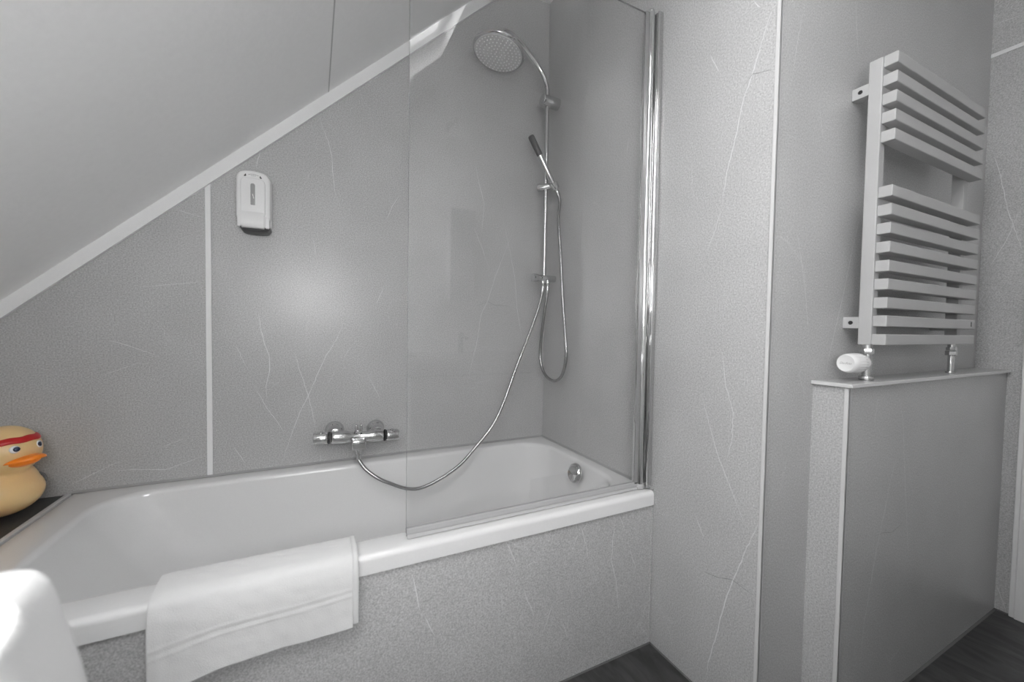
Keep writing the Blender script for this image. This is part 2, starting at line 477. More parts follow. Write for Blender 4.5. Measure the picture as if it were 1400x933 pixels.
# sealant lines
bm = bmesh.new()
for pts, ax, a, b in (
    ([(-.0005, .522), (-.006, .5255), (-.0005, .532)], 'x', -1.70, 0),):
    add_prism(bm, pts, 'x', a, b)
add_prism(bm, [(-.0005, .522), (-.006, .5255), (-.0005, .532)], 'y', -.735, 0)
structure('trim_10', bm, M['seal'])
bm = bmesh.new()
add_prism(bm, [(-1.184, 0), (-1.190, 0), (-1.184, .004)], 'x', .2, XD)
add_prism(bm, [(XD, 0), (XD-.005, 0), (XD, .004)], 'y', -1.222, -1.184)
add_prism(bm, [(0, 0), (-.004, 0), (0, .003)], 'y', -1.1, -.735)
add_prism(bm, [(-.735, 0), (-.739, 0), (-.735, .003)], 'x', -1.7, 0)
structure('trim_11', bm, M['darkseal'])

# ceiling with the roof window opening
HX0, HX1, HY0, HY1 = -1.62, -.43, -1.77, -1.38
bm = bmesh.new()
def slope_slab(x0, x1, y0, y1, t=.24):
    add_prism(bm, [(x0, sl(x0)), (x1, sl(x1)), (x1, sl(x1)+t), (x0, sl(x0)+t)], 'y', y0, y1)
slope_slab(KNEE-.1, HX0, FRONT-.1, .1); slope_slab(HX1, XF, FRONT-.1, .1)
slope_slab(HX0, HX1, FRONT-.1, HY0); slope_slab(HX0, HX1, HY1, .1)
structure('ceiling_slope', bm, M['ceil'])
structure('ceiling', box(XF, XD+.1, FRONT-.1, .1, FLAT, FLAT+.24), M['ceil'])
bm = bmesh.new()
def sash(x0, x1, y0, y1, o0=.12, o1=.17):
    add_prism(bm, [(x0, sl(x0)+o0), (x1, sl(x1)+o0), (x1, sl(x1)+o1), (x0, sl(x0)+o1)], 'y', y0, y1)
sash(HX0, HX0+.05, HY0, HY1); sash(HX1-.05, HX1, HY0, HY1); sash(HX0+.05, HX1-.05, HY0, HY0+.06); sash(HX0+.05, HX1-.05, HY1-.06, HY1)
win = structure('window_1', bm, M['door'])
bm = bmesh.new(); sash(HX0+.045, HX1-.045, HY0+.055, HY1-.055, .14, .146)
obj('pane', bm, M['pane'], win)

# door in the far wall
bm = bmesh.new()
for k, (a, b, c) in enumerate(((-1.222, -1.236, .014), (-1.236, -1.285, .02), (-1.285, -1.30, .026))):
    add_box(bm, XD-c, XD+.02, b, a, 0, 2.05, bev=.003)
add_box(bm, XD-.02, XD+.02, -2.06, -1.30, 2.0, 2.06, bev=.003); add_box(bm, XD-.02, XD+.02, -2.1, -2.045, 0, 2.06, bev=.003)
d1 = structure('door_1', bm, M['door'])
bm = box(XD+.004, XD+.05, -2.045, -1.302, .005, 2.0, bev=.002)
obj('door_panel', bm, M['door'], d1)
bm = bmesh.new(); add_cyl(bm, (XD+.004, -1.98, 1.03), (XD-.012, -1.98, 1.03), .026, bev=.003); add_tube(bm, smooth_path([(XD-.012, -1.98, 1.03), (XD-.05, -1.98, 1.03), (XD-.055, -1.96, 1.03), (XD-.055, -1.86, 1.03)], 6), .009)
obj('door_handle', bm, M['steel'], d1, smooth=True, angle=40)

# ------------------------------------------------------------------ bathtub
TZ = .525
def loop(x0, x1, y0, y1, r, z): return [(x, y, z) for x, y in rrect(x0, x1, y0, y1, r)]
X0, X1, Y0, Y1 = -1.70, -.0015, -.742, -.0015
L = [loop(X0+.012, X1, Y0+.014, Y1, .004, TZ-.047), loop(X0, X1, Y0, Y1, .006, TZ-.047), loop(X0, X1, Y0, Y1, .006, TZ-.016)]
for k in range(1, 7):
    a = k/6*PI/2; q = .018
    L.append(loop(X0+q*.4*(1-math.cos(a)), X1, Y0+q*.75*(1-math.cos(a)), Y1, .006, TZ-.016+.0145*math.sin(a)))
inn = (-1.615, -.040, -.668, -.052)
L.append(loop(X0+.03, X1-.012, Y0+.030, Y1-.015, .02, TZ-.0008))
R0 = (.13, .13, .13, .13)
L.append(loop(inn[0], inn[1], inn[2], inn[3], R0, TZ-.002))
for k in range(1, 6):
    a = k/5*PI/2; q = .016
    dx = q*math.sin(a)*.85
    L.append(loop(inn[0]+dx*1.4, inn[1]-dx, inn[2]+dx, inn[3]-dx, .128, TZ-.002-q*(1-math.cos(a))))
# walls down to the floor of the tub; the head end (left) reclines
N = 14
bx0, bx1, by0, by1 = -1.16, -.17, -.575, -.145
t0 = L[-1]; zt = TZ-.018; zb = .125
for k in range(1, N+1):
    t = k/N
    e = 1-(1-t)**1.0
    s = t**1.9
    f_ = t*.55+.45*(t**4)
    x0 = inn[0]+.02+(bx0-inn[0]-.02)*(t*.78+.22*t**5)
    x1 = inn[1]-.014+(bx1-inn[1]+.014)*f_
    y0 = inn[2]+.014+(by0-inn[2]-.014)*f_; y1 = inn[3]-.014+(by1-inn[3]+.014)*f_
    z = zt-(zt-zb)*(math.sin(t*PI/2)*.55+.45*t)
    L.append(loop(x0, x1, y0, y1, (.128+.03*t, .128, .128, .128+.03*t), z))
L.append(loop(bx0+.05, bx1-.05, by0+.05, by1-.05, .09, zb-.006))
bm = bmesh.new(); add_loft(bm, L, cap1=True)
tub = obj('bathtub', bm, M['tub'], smooth=True, angle=60)
tag(tub, 'white enamelled bathtub set along the grey back wall', 'bathtub')
# overflow fitting on the foot end
oc = thing_loc = V((-.062, -.385, .474))
dn = V((-1, 0, .22)).normalized()
bm = lathe([(.036, 0), (.039, .004), (.040, .010), (.037, .018), (.031, .023), (.026, .021), (.02, .017), (0, .017)], oc, dn, n=48)
ov = obj('overflow_cover', bm, M['chrome'], tub, smooth=True, angle=50)
ov['label'] = 'chrome overflow cover'
bm = bmesh.new(); d_, u_, v_ = frame_of(dn)
up = (V((0, 0, 1))-dn*dn.z).normalized(); sd_ = dn.cross(up)
c0 = oc+dn*.0225
pts = [(-.024+.048*i/12, .004-.010*math.sin(PI*i/12)) for i in range(13)]+[(.026*math.cos(PI*i/12), .002+.027*math.sin(PI*i/12)) for i in range(1, 12)]
A = [bm.verts.new(c0+sd_*x+up*z) for x, z in pts]; B = [bm.verts.new(c0-dn*.003+sd_*x+up*z) for x, z in pts]
bm.faces.new(A); bm.faces.new(B[::-1])
for i in range(len(A)): bm.faces.new([A[i], A[(i+1) % len(A)], B[(i+1) % len(A)], B[i]])
so_ = obj('overflow_slot', bm, M['slot'], ov); so_['label'] = 'dark grey overflow slot'

# front panel below the rim, with its joint
bm = box(-1.70, -.001, -.735, -.72, .002, TZ-.049)
add_veins(bm, 'panel', 'y', -.735, -.0003)
bp_ = structure('wall_bath', bm, PM)
obj('joint_strip', box(-.575, -.570, -.7362, -.7345, .004, TZ-.052), M['panel'], bp_)
obj('edge_strip', box(-.010, -.0012, -.737, -.7345, .004, TZ-.052, bev=.001), M['panel'], bp_)

# dark ledge at the head end
bm = box(KNEE, -1.714, -.90, 0, .49, .522, bev=.002)
led = obj('bath_ledge', bm, M['ledge'])
tag(led, 'dark stone ledge at the head end of the bathtub, under the duck', 'ledge')
obj('edge_strip', box(-1.7145, -1.7015, -.90, -.0005, .49, .5255, bev=.002), M['alu'], led)
obj('ledge_front', box(KNEE, -1.72, -.89, -.87, .002, .49), M['panel'], led)

# ------------------------------------------------------------------ shower screen
GY = -.702
scr = thing('shower_screen', 'clear glass bath screen hinged to the wall above the bathtub rim', 'shower screen', (0, GY, TZ))
bm = bmesh.new(); add_box(bm, -.815, -.040, GY-.003, GY+.003, TZ+.012, 2.091)
for f in bm.faces:
    if abs(f.normal.y) < .5: f.material_index = 1
obj('glass_pane', bm, [M['glass'], M['gedge']], scr)
bm = bmesh.new(); add_cyl(bm, (-.034, GY, TZ+.018), (-.034, GY, 2.098), .0125, n=32); add_cyl(bm, (-.034, GY, 2.098), (-.034, GY, 2.108), .010, n=24, bev=.002)
add_box(bm, -.062, -.034, GY-.006, GY+.006, TZ+.018, 2.095, bev=.002)
hp = obj('hinge_post', bm, M['chrome'], scr, smooth=True, angle=35)
bm = box(-.022, -.001, GY-.024, GY+.016, TZ+.004, 2.098, bev=.004, seg=3)
obj('wall_profile', bm, M['chrome'], scr, smooth=True, angle=40)
bm = bmesh.new(); add_cyl(bm, (-.034, GY, TZ+.001), (-.034, GY, TZ+.018), .016, n=28, bev=.003); add_box(bm, -.05, -.012, GY-.012, GY+.012, TZ+.001, TZ+.012, bev=.003)
obj('hinge_foot', bm, M['gseal'], scr, smooth=True, angle=40)
bm = bmesh.new(); add_box(bm, -.815, -.045, GY-.006, GY+.006, TZ+.010, TZ+.026, bev=.0015)
add_prism(bm, [(GY-.002, TZ+.011), (GY+.002, TZ+.011), (GY+.010, TZ+.001), (GY+.007, TZ+.0005)], 'x', -.813, -.05)
add_prism(bm, [(GY-.002, TZ+.011), (GY+.002, TZ+.011), (GY-.007, TZ+.0005), (GY-.009, TZ+.0015)], 'x', -.813, -.05)
obj('seal_strip', bm, M['gseal'], scr)

# ------------------------------------------------------------------ bath mixer on the back wall
zc = lambda x: .6345-.0515*(x+.872)
mix = thing('bath_mixer', 'chrome thermostatic bath mixer on the back wall above the bathtub', 'tap', (-.868, 0, .62))
ax = V((.3, 0, -.0155)).normalized()
def P_(x, dy=0, dz=0): return V((x, -.075+dy, zc(x)+dz))
bm = bmesh.new()
add_lathe(bm, [(.0, 0), (.019, 0), (.0235, .004), (.0245, .012), (.0245, .046), (.022, .058), (.0185, .072), (.0185, .124), (.0225, .138), (.0235, .150), (.0235, .184), (.020, .189), (0, .189)], P_(-.966), ax, n=40)
add_box(bm, -.896, -.842, -.106, -.052, .588, .628, bev=.008, seg=3)
mb = obj('mixer_body', bm, M['chrome'], mix, smooth=True, angle=45)
for x, s in ((-.969, -1), (-.774, 1)):
    bm = lathe([(.0205, 0), (.0225, .001), (.0225, .006), (.0205, .007)], P_(x), ax*s, n=32)
    obj('handle_ring', bm, M['black'], mix, smooth=True, angle=40)
for x, s, ln in ((-.976, -1, .052), (-.767, 1, .05)):
    bm = lathe([(.0185, 0), (.0215, .003), (.0222, .010), (.0218, ln-.006), (.019, ln-.001), (.0, ln)], P_(x), ax*s, n=48, fn=lambda t, h: 1+.018*math.cos(14*t))
    hd = obj('handle', bm, M['chrome'], mix, smooth=True, angle=50)
    bm = bmesh.new(); c = P_(x)+ax*(s*ln*.45)+V((0, -.006, .0195)); add_cyl(bm, c, c+V((0, -.001, .006)), .006, n=20, bev=.0015)
    obj('safety_button', bm, M['chrome'], hd, smooth=True, angle=40)
for x in (-.951, -.797):
    bm = lathe([(.0, -.0), (.034, 0), (.0345, .006), (.032, .014), (.026, .022), (.018, .030), (.016, .060), (0, .060)], V((x, -.001, zc(x)+.013)), (0, -1, 0), n=40)
    obj('wall_rosette', bm, M['chrome'], mix, smooth=True, angle=50)
bm = bmesh.new(); add_cyl(bm, (-.869, -.082, .625), (-.869, -.082, .664), .0085, n=24); add_box(bm, -.882, -.874, -.092, -.072, .650, .683, bev=.003); add_box(bm, -.864, -.856, -.092, -.072, .650, .683, bev=.003); add_box(bm, -.882, -.856, -.090, -.074, .650, .662, bev=.002)
obj('diverter_knob', bm, M['chrome'], mix, smooth=True, angle=40)
bm = lathe([(.0, 0), (.013, 0), (.0135, .006), (.011, .012), (.0095, .022), (0, .022)], (-.869, -.082, .590), (0, 0, -1), n=28)
obj('hose_outlet', bm, M['chrome'], mix, smooth=True, angle=40)

# ------------------------------------------------------------------ shower column on the end wall of the bath
RX, RY = -.059, -.091
col = thing('shower_column', 'chrome shower rail with round rain head fixed beside the bath corner', 'shower', (0, RY, 1.30))
bm = bmesh.new()
pth = smooth_path([(RX, RY, 1.296), (RX, RY, 1.6), (RX, RY, 1.9), (RX, RY, 2.13), (-.062, RY, 2.17), (-.076, RY, 2.207), (-.104, -.093, 2.242), (-.16, -.10, 2.283), (-.225, -.115, 2.315), (-.27, -.127, 2.325), (-.306, -.136, 2.312), (-.322, -.140, 2.283), (-.327, -.140, 2.245)], 8)
add_tube(bm, pth, .0098, n=20)
obj('riser_pipe', bm, M['chrome'], col, smooth=True, angle=60)
hc = V((-.33, -.14, 2.212)); hn = V((.2, 0, 1)).normalized()
bm = lathe([(0, -.004), (.098, -.004), (.102, -.003), (.108, 0), (.111, .004), (.110, .009), (.104, .013), (.05, .019), (.022, .024), (.018, .036), (.0, .040)], hc, hn, n=64)
rh = obj('rain_head', bm, M['chrome'], col, smooth=True, angle=45)
bm = bmesh.new()
add_lathe(bm, [(0, -.0055), (.1, -.0055), (.101, -.003), (0, -.003)], hc, hn, n=64)
d_, u_, v_ = frame_of(hn)
k = 0
for ring, cnt in ((.014, 6), (.03, 12), (.046, 18), (.062, 24), (.078, 30), (.092, 36)):
    for i in range(cnt):
        t = 2*PI*i/cnt; p = hc+u_*(ring*math.cos(t))+v_*(ring*math.sin(t))-hn*.005
        add_lathe(bm, [(.0030, 0), (.0022, .003), (0, .003)], p, -hn, n=8, mi=1)
nf = obj('nozzle_plate', bm, [M['nozzle'], M['trim']], rh, smooth=True, angle=40)
nf['label'] = 'grey nozzle plate'
for z, nm in ((2.107, 'upper'), (1.296, 'lower')):
    bm = bmesh.new()
    if nm == 'upper':
        add_cyl(bm, (-.088, RY, z), (-.001, RY, z), .0265, n=36, bev=.003)
        obj('wall_bracket', bm, M['chrome'], col, smooth=True, angle=40)
    else:
        add_cyl(bm, (-.098, RY, z), (-.001, RY, z), .0155, n=32, bev=.002)
        add_lathe(bm, [(.0, 0), (.0165, 0), (.018, .004), (.0195, .018), (.0195, .026), (.017, .027), (0, .022)], (-.094, RY, z), (-1, 0, .0), n=32, fn=lambda t, h: 1+.03*math.cos(6*t))
        dv = obj('diverter_valve', bm, M['chrome'], col, smooth=True, angle=40)
        for q in ((RX-.006, RY), (RX+.012, RY-.012)):
            obj('hose_nut', lathe([(0, 0), (.0095, 0), (.0105, .004), (.0095, .02), (.0075, .024), (.0075, .032), (0, .032)], (q[0], q[1], z-.010), (0, 0, -1), n=20), M['chrome'], dv, smooth=True, angle=40)
# slider
sdir = V((math.cos(math.radians(52)), -math.sin(math.radians(52)), 0))
sc_ = V((RX, RY, 1.718))
bm = bmesh.new()
add_lathe(bm, [(0, -.040), (.014, -.040), (.0185, -.036), (.0195, -.028), (.0195, -.010), (.0165, -.004), (.0165, .016), (.0135, .020), (.0135, .030), (0, .030)], sc_, sdir, n=32)
sld = obj('slider', bm, M['chrome'], col, smooth=True, angle=40)
hp0 = sc_+sdir*.042
hd_ = V((-.132, -.005, .197)).normalized()
bm = lathe([(.0175, -.016), (.0195, -.010), (.0205, .012), (.0165, .014), (.0150, -.016), (.0175, -.016)], hp0, hd_, n=32)
obj('hand_shower_holder', bm, M['chrome'], sld, smooth=True, angle=40)
# hand shower
hs = thing('hand_shower', 'slim chrome stick hand shower with dark end standing in the rail slider', 'hand shower', hp0)
bm = lathe([(0, -.026), (.0085, -.026), (.0095, -.018), (.0105, 0), (.0115, .05), (.0125, .145), (0, .145)], hp0, hd_, n=28)
obj('handle', bm, M['chrome'], hs, smooth=True, angle=50)
bm = lathe([(0, .145), (.0135, .145), (.0138, .148), (.0138, .226), (.0125, .233), (.008, .236), (0, .236)], hp0, hd_, n=28)
sh = obj('spray_head', bm, M['darkplastic'], hs, smooth=True, angle=50); sh['label'] = 'dark spray head'
hb = hp0-hd_*.024
# hoses
def hose(name, label, pts, ends):
    bm = bmesh.new(); add_tube(bm, smooth_path(pts, 14), .0068, n=14)
    h = obj(name, bm, M['hose'], smooth=True, angle=60); tag(h, label, 'hose')
    for (p, d) in ends:
        obj('hose_nut', lathe([(0, 0), (.0085, 0), (.0095, .004), (.009, .018), (.007, .026), (0, .026)], p, d, n=20), M['chrome'], h, smooth=True, angle=40)
    return h
zo = 1.296-.042
hose('shower_hose', 'long chrome hose sagging from the bath mixer up to the shower rail',
     [(-.869, -.082, .568), (-.868, -.085, .545), (-.836, -.105, .502), (-.768, -.125, .456), (-.650, -.13, .414), (-.503, -.13, .468), (-.403, -.12, .548), (-.299, -.115, .671), (-.201, -.105, .893), (-.112, -.095, 1.093), (-.074, RY, 1.20), (RX-.006, RY, zo)],
     [((-.869, -.082, .569), (.02, -.04, -1)), ((RX-.006, RY, zo), (-.12, 0, -1))])
q0 = (RX+.012, RY-.012, zo)
hose('shower_hose', 'short chrome hose hanging in a loop below the hand shower',
     [q0, (-.048, -.098, 1.20), (-.050, -.082, 1.129), (-.05, -.055, .99), (-.05, -.057, .905), (-.05, -.099, .847), (-.05, -.176, .826), (-.05, -.241, .857), (-.05, -.272, .936), (-.05, -.263, 1.03), (-.048, -.235, 1.189), (-.043, -.203, 1.385), (-.038, -.172, 1.55), tuple(hb+V((.012, -.010, -.05))), tuple(hb)],
     [(q0, (0, 0, -1)), (tuple(hb), -hd_)])
# ------------------------------------------------------------------ towel radiator
rad = thing('towel_radiator', 'grey towel radiator of flat square bars mounted above the half wall', 'radiator', (.64, -1.1, 1.03))
RZ0, RZ1 = 1.031, 1.802
for x in (.336, .910):
    st = obj('upright', box(x, x+.030, -1.168, -1.138, RZ0, RZ1, bev=.0022), M['rad'], rad)
    bm = cyl((x+.015, -1.153, RZ1-.001), (x+.015, -1.153, RZ1+.003), .008, n=20, bev=.001)
    obj('bleed_cap', bm, M['wplastic'], st, smooth=True, angle=40)
tops = [1.803, 1.753, 1.703, 1.654, 1.604, 1.457, 1.408, 1.359, 1.309, 1.259, 1.210, 1.160, 1.111, 1.061]
for i, z in enumerate(tops):
    b = obj('bar', box(.341, .951, -1.198, -1.1675, z-.0295, z, bev=.002), M['rad'], rad)
    if i == len(tops)-2:
        obj('plug', box(.915, .920, -1.1990, -1.1975, z-.021, z-.006, bev=.0005), M['black'], b)
for x in (.336, .910):
    for z in (1.731, 1.092):
        k = obj('wall_bracket', box(x+.001, x+.029, -1.139, -1.1005, z-.016, z+.016, bev=.0015), M['rad'], rad)
        bm = bmesh.new(); add_lathe(bm, [(.0052, 0), (.0055, .0012), (.0038, .0014), (.0036, .0002), (0, .0002)], (x+.0011, -1.120, z), (-1, 0, 0), n=20)
        sc = obj('screw', bm, M['black'], k, smooth=True, angle=40)
# thermostatic valve under the near upright
vx, vy = .356, -1.153
val = thing('radiator_valve', 'white thermostatic radiator valve on the half wall below the towel radiator', 'valve', (vx, vy, .932))
bm = bmesh.new()
add_cyl(bm, (vx, vy, .932), (vx, vy, .944), .017, n=32, bev=.002); add_cyl(bm, (vx, vy, .944), (vx, vy, 1.01), .0105, n=28)
add_lathe(bm, [(0, 0), (.0145, 0), (.015, .002), (.015, .012), (.0145, .014), (0, .014)], (vx, vy, 1.006), (0, 0, 1), n=6)
add_cyl(bm, (vx, vy, 1.02), (vx, vy, 1.031), .011, n=24); add_cyl(bm, (vx, vy, .981), (vx-.02, vy, .981), .013, n=24)
obj('valve_body', bm, M['steel'], val, smooth=True, angle=35)
hdir = V((-1, .10, .0)).normalized(); h0 = V((vx-.014, vy, .981))
def ribs(t, h): return 1+(.022*math.cos(22*t) if .026 < h < .060 else 0)
bm = lathe([(0, 0), (.017, 0), (.0185, .004), (.0185, .010), (.0215, .012), (.0225, .020), (.0228, .025), (.0262, .028), (.0266, .040), (.0260, .056), (.0262, .062), (.0258, .070), (.0240, .077), (.0215, .080), (.0205, .0792), (0, .0806)], h0, hdir, n=132, fn=ribs)
th = obj('thermostat_head', bm, M['wplastic'], val, smooth=True, angle=45); th['label'] = 'white ribbed thermostat head'
fc = bpy.data.curves.new('lettering', 'FONT'); fc.body = 'Danfoss'; fc.size = .0088; fc.shear = .35; fc.align_x = 'CENTER'; fc.align_y = 'CENTER'; fc.extrude = .0002
fo = bpy.data.objects.new('lettering', fc)
d_ = hdir; ex = V((0, -1, 0)); ex = (ex-d_*ex.dot(d_)).normalized(); ey = V((0, 0, 1))
fo.matrix_world = Matrix((( ex.x, ey.x, d_.x, 0), (ex.y, ey.y, d_.y, 0), (ex.z, ey.z, d_.z, 0), (0, 0, 0, 1)))
def text_to(name, fo, origin, rot, mat, parent):
    COL.objects.link(fo); dg = bpy.context.evaluated_depsgraph_get()
    me = bpy.data.meshes.new_from_object(fo.evaluated_get(dg)); bpy.data.objects.remove(fo)
    me.transform(Matrix.Translation(origin) @ rot)
    o = bpy.data.objects.new(name, me); COL.objects.link(o); me.materials.clear(); me.materials.append(mat)
    o.parent = parent; o.matrix_parent_inverse = Matrix.Translation(-V(parent.location)); return o
text_to('lettering', fo, h0+hdir*.0806, fo.matrix_world.copy(), M['rad'], th)
# plain return pipe under the far upright
pip = thing('radiator_pipe', 'chrome riser pipe with hexagon nut on the half wall below the towel radiator', 'pipe', (.926, vy, .932))
bm = bmesh.new(); add_cyl(bm, (.926, vy, .932), (.926, vy, 1.0), .0085, n=24); add_cyl(bm, (.926, vy, .932), (.926, vy, .937), .013, n=28, bev=.001)
obj('pipe', bm, M['chrome'], pip, smooth=True, angle=40)
bm = bmesh.new(); add_lathe(bm, [(0, 0), (.0145, 0), (.0155, .002), (.0155, .014), (.0145, .016), (0, .016)], (.926, vy, .992), (0, 0, 1), n=6)
add_lathe(bm, [(0, 0), (.013, 0), (.0135, .002), (.0135, .010), (0, .011)], (.926, vy, 1.0095), (0, 0, 1), n=6); add_cyl(bm, (.926, vy, 1.02), (.926, vy, 1.031), .010, n=20)
obj('nut', bm, M['steel'], pip, smooth=True, angle=20)

# ------------------------------------------------------------------ soap dispenser
dx0, dx1 = -1.2585, -1.1565; dxc = (dx0+dx1)/2
dis = thing('soap_dispenser', 'white wall soap dispenser hanging on the grey wall under the sloping ceiling', 'soap dispenser', (dxc, 0, 1.38))
def shell(bm, w0, w1, z0, z1, y0, y1, rt, rb, arch=.008, inset=.006, steps=4):
    """upright shell from y0 (wall) to y1 (front): rounded outline, arched top, softened front edge"""
    def outline(e):
        pts = rrect(w0+e, w1-e, z0+e, z1-e, (max(rb-e, .002), max(rb-e, .002), max(rt-e, .002), max(rt-e, .002)), nc=8, ns=10)
        xm = (w0+w1)/2; hw = (w1-w0)/2
        return [(x, z+(arch*(1-((x-xm)/hw)**2) if z > (z0+z1)/2+.02 else 0)) for x, z in pts]
    Ls = [[(x, y0, z) for x, z in outline(0)], [(x, y1+inset, z) for x, z in outline(0)]]
    for k in range(1, steps+1):
        a = k/steps*PI/2
        Ls.append([(x, y1+inset*(1-math.sin(a)), z) for x, z in outline(inset*(1-math.cos(a)))])
    add_loft(bm, Ls, cap0=True, cap1=True)
bm = bmesh.new(); shell(bm, dx0+.004, dx1-.001, 1.405, 1.578, -.001, -.045, .016, .012)
obj('back_plate', bm, M['wplastic'], dis, smooth=True, angle=50)
bm = bmesh.new(); shell(bm, dx0, dx1-.002, 1.421, 1.575, -.046, -.080, .020, .008, arch=.011, inset=.010)
cov = obj('cover', bm, M['wplastic'], dis, smooth=True, angle=50)
# push lever: panel swelling out into a lip at the bottom
bm = bmesh.new(); shell(bm, -1.2445, -1.1735, 1.424, 1.5535, -.078, -.0875, .013, .004, arch=.004, inset=.003, steps=3)
prof = [(-.0865, 1.446), (-.0895, 1.438), (-.0935, 1.428), (-.0955, 1.414), (-.0945, 1.400), (-.0890, 1.3915), (-.075, 1.389), (-.05, 1.389), (-.05, 1.42), (-.078, 1.43)]
fs = add_prism(bm, prof, 'x', -1.2465, -1.1725)
es = list({e for f in fs for e in f.edges if abs(e.verts[0].co.x-e.verts[1].co.x) < 1e-6})
bmesh.ops.bevel(bm, geom=es, offset=.004, segments=3, affect='EDGES')
lev = obj('push_lever', bm, M['wplastic'], dis, smooth=True, angle=30)
bm = bmesh.new(); shell(bm, -1.2155, -1.2025, 1.466, 1.538, -.085, -.0892, .0062, .001, arch=.0, inset=.0006, steps=2)
sw = obj('level_window', bm, M['slot'], lev, smooth=True, angle=40); sw['label'] = 'grey level window'
bm = bmesh.new(); add_prism(bm, [(-1.2105, 1.502), (-1.2085, 1.503), (-1.2050, 1.488), (-1.2068, 1.487)], 'y', -.0897, -.0890)
obj('level_mark', bm, M['wplastic'], sw)
for a, b in ((-1.2548, -1.2455), (-1.1735, -1.1615)):
    obj('side_rib', box(a, b, -.082, -.03, 1.392, 1.43, bev=.003), M['wplastic'], dis)
bm = bmesh.new()
Ls = []
for k in range(6):
    t = k/5; z = 1.397-.011*t; e = .008*t**2
    Ls.append([(x, y, z-.006*t*(1-((x-dxc)/.05)**2)) for x, y in rrect(dx0+.008+e, dx1-.003-e, -.080+e, -.004, .012, nc=5, ns=6)])
add_loft(bm, Ls, cap0=True, cap1=True)
dk = obj('spout_tray', bm, M['darkplastic'], dis, smooth=True, angle=50); dk['label'] = 'dark spout tray'
for x, z in ((-1.2318, 1.5655), (-1.1865, 1.5640)):
    bm = bmesh.new(); s = 1 if x < dxc else -1
    add_prism(bm, [(x-.004*s, z-.0035), (x+.001*s, z-.004), (x+.0042*s, z), (x+.0022*s, z+.0008), (x+.003*s, z+.004), (x+.0005*s, z+.0045), (x-.001*s, z+.001)], 'y', -.0806, -.0795)
    obj('lock_slot', bm, M['ink'], cov)
bm = bmesh.new()
for k in range(9):
    x = -1.2225+k*.0034; z = 1.5685+.0030*(1-((k-4)/4.2)**2)
    add_box(bm, x, x+.0021, -.0805, -.0797, z-.0010, z+.0011)
for k in range(5):
    x = -1.2145+k*.003; add_box(bm, x, x+.0018, -.0805, -.0797, 1.5655, 1.5672)
obj('maker_mark', bm, M['slot'], cov)

# ------------------------------------------------------------------ rubber duck
fz = math.radians(-27)
F2 = V((math.cos(fz), math.sin(fz), 0)); S2 = V((-math.sin(fz), math.cos(fz), 0)); UP = V((0, 0, 1))   # S2: the duck's left
base = V((-1.805, -.130, .5225))
duck = thing('rubber_duck', 'large tan rubber duck with red headband on the dark ledge by the bathtub', 'rubber duck', base)
def dk_(f, s, u): return base+F2*f+S2*s+UP*u
def add_ell(bm, c, rf, rs, ru, pitch=0, nu=40, nv=24, flat=None):
    verts = bmesh.ops.create_uvsphere(bm, u_segments=nu, v_segments=nv, radius=1)['verts']
    cp, sp = math.cos(pitch), math.sin(pitch)
    for v in verts:
        a, b, c_ = v.co.x*rf, v.co.y*rs, v.co.z*ru
        a, c_ = a*cp-c_*sp, a*sp+c_*cp
        p = dk_(c[0]+a, c[1]+b, c[2]+c_)
        if flat is not None and p.z < flat: p.z = flat
        v.co = p
bm = bmesh.new()
add_ell(bm, (-.028, 0, .083), .118, .094, .083, flat=base.z)
add_ell(bm, (.030, 0, .070), .070, .080, .060, pitch=.1)
add_ell(bm, (-.125, 0, .125), .050, .036, .020, pitch=-.75)
add_ell(bm, (.038, 0, .186), .0690, .0665, .0680)
add_ell(bm, (.028, 0, .132), .044, .048, .030)
body = obj('body', bm, M['duck'], duck, smooth=True)
rm = body.modifiers.new('Remesh', 'REMESH'); rm.mode = 'VOXEL'; rm.voxel_size = .0035; rm.use_smooth_shade = True
sm = body.modifiers.new('Smooth', 'SMOOTH'); sm.factor = .6; sm.iterations = 10
hc_ = V((.038, 0, .186))
# wings
for s in (1, -1):
    bm = bmesh.new(); add_ell(bm, (-.055, s*.083, .095), .060, .018, .036, pitch=-.35)
    obj('wing', bm, M['duck'], duck, smooth=True)
# beak: two flared lips, closed
def lip(up):
    bm = bmesh.new(); n, m_ = 16, 24; rows = []
    for i in range(n+1):
        t = i/n                                    # root -> tip
        w = (.044 if up else .040)*math.sqrt(max(0, 1-max(0, (t-.15)/.85)**2.4))+.0010
        f0 = .070+(.064 if up else .050)*t
        row = []
        for j in range(m_):
            a = 2*PI*j/m_
            cs, sn = math.cos(a), math.sin(a)
            th_ = (.0205 if up else .0205)*(1-.55*t)
            zz = th_*(max(sn, -.06) if up else min(sn, .06))
            back = -.036*(cs*cs)*(1-t)             # wraps round the head at the corners
            mouth = .162+.007*t*t-.004*cs*cs*(1-t)+(.0 if up else -.0022)
            row.append(bm.verts.new(dk_(f0+back, w*cs, mouth+zz)))
        rows.append(row)
    for a, b in zip(rows, rows[1:]):
        for j in range(m_): bm.faces.new([a[j], a[(j+1) % m_], b[(j+1) % m_], b[j]])
    bm.faces.new(rows[0][::-1]); bm.faces.new(rows[-1])
    return bm
bk = obj('beak', lip(True), M['beak'], duck, smooth=True); bk['label'] = 'orange beak'
obj('lower_beak', lip(False), M['beak'], bk, smooth=True)
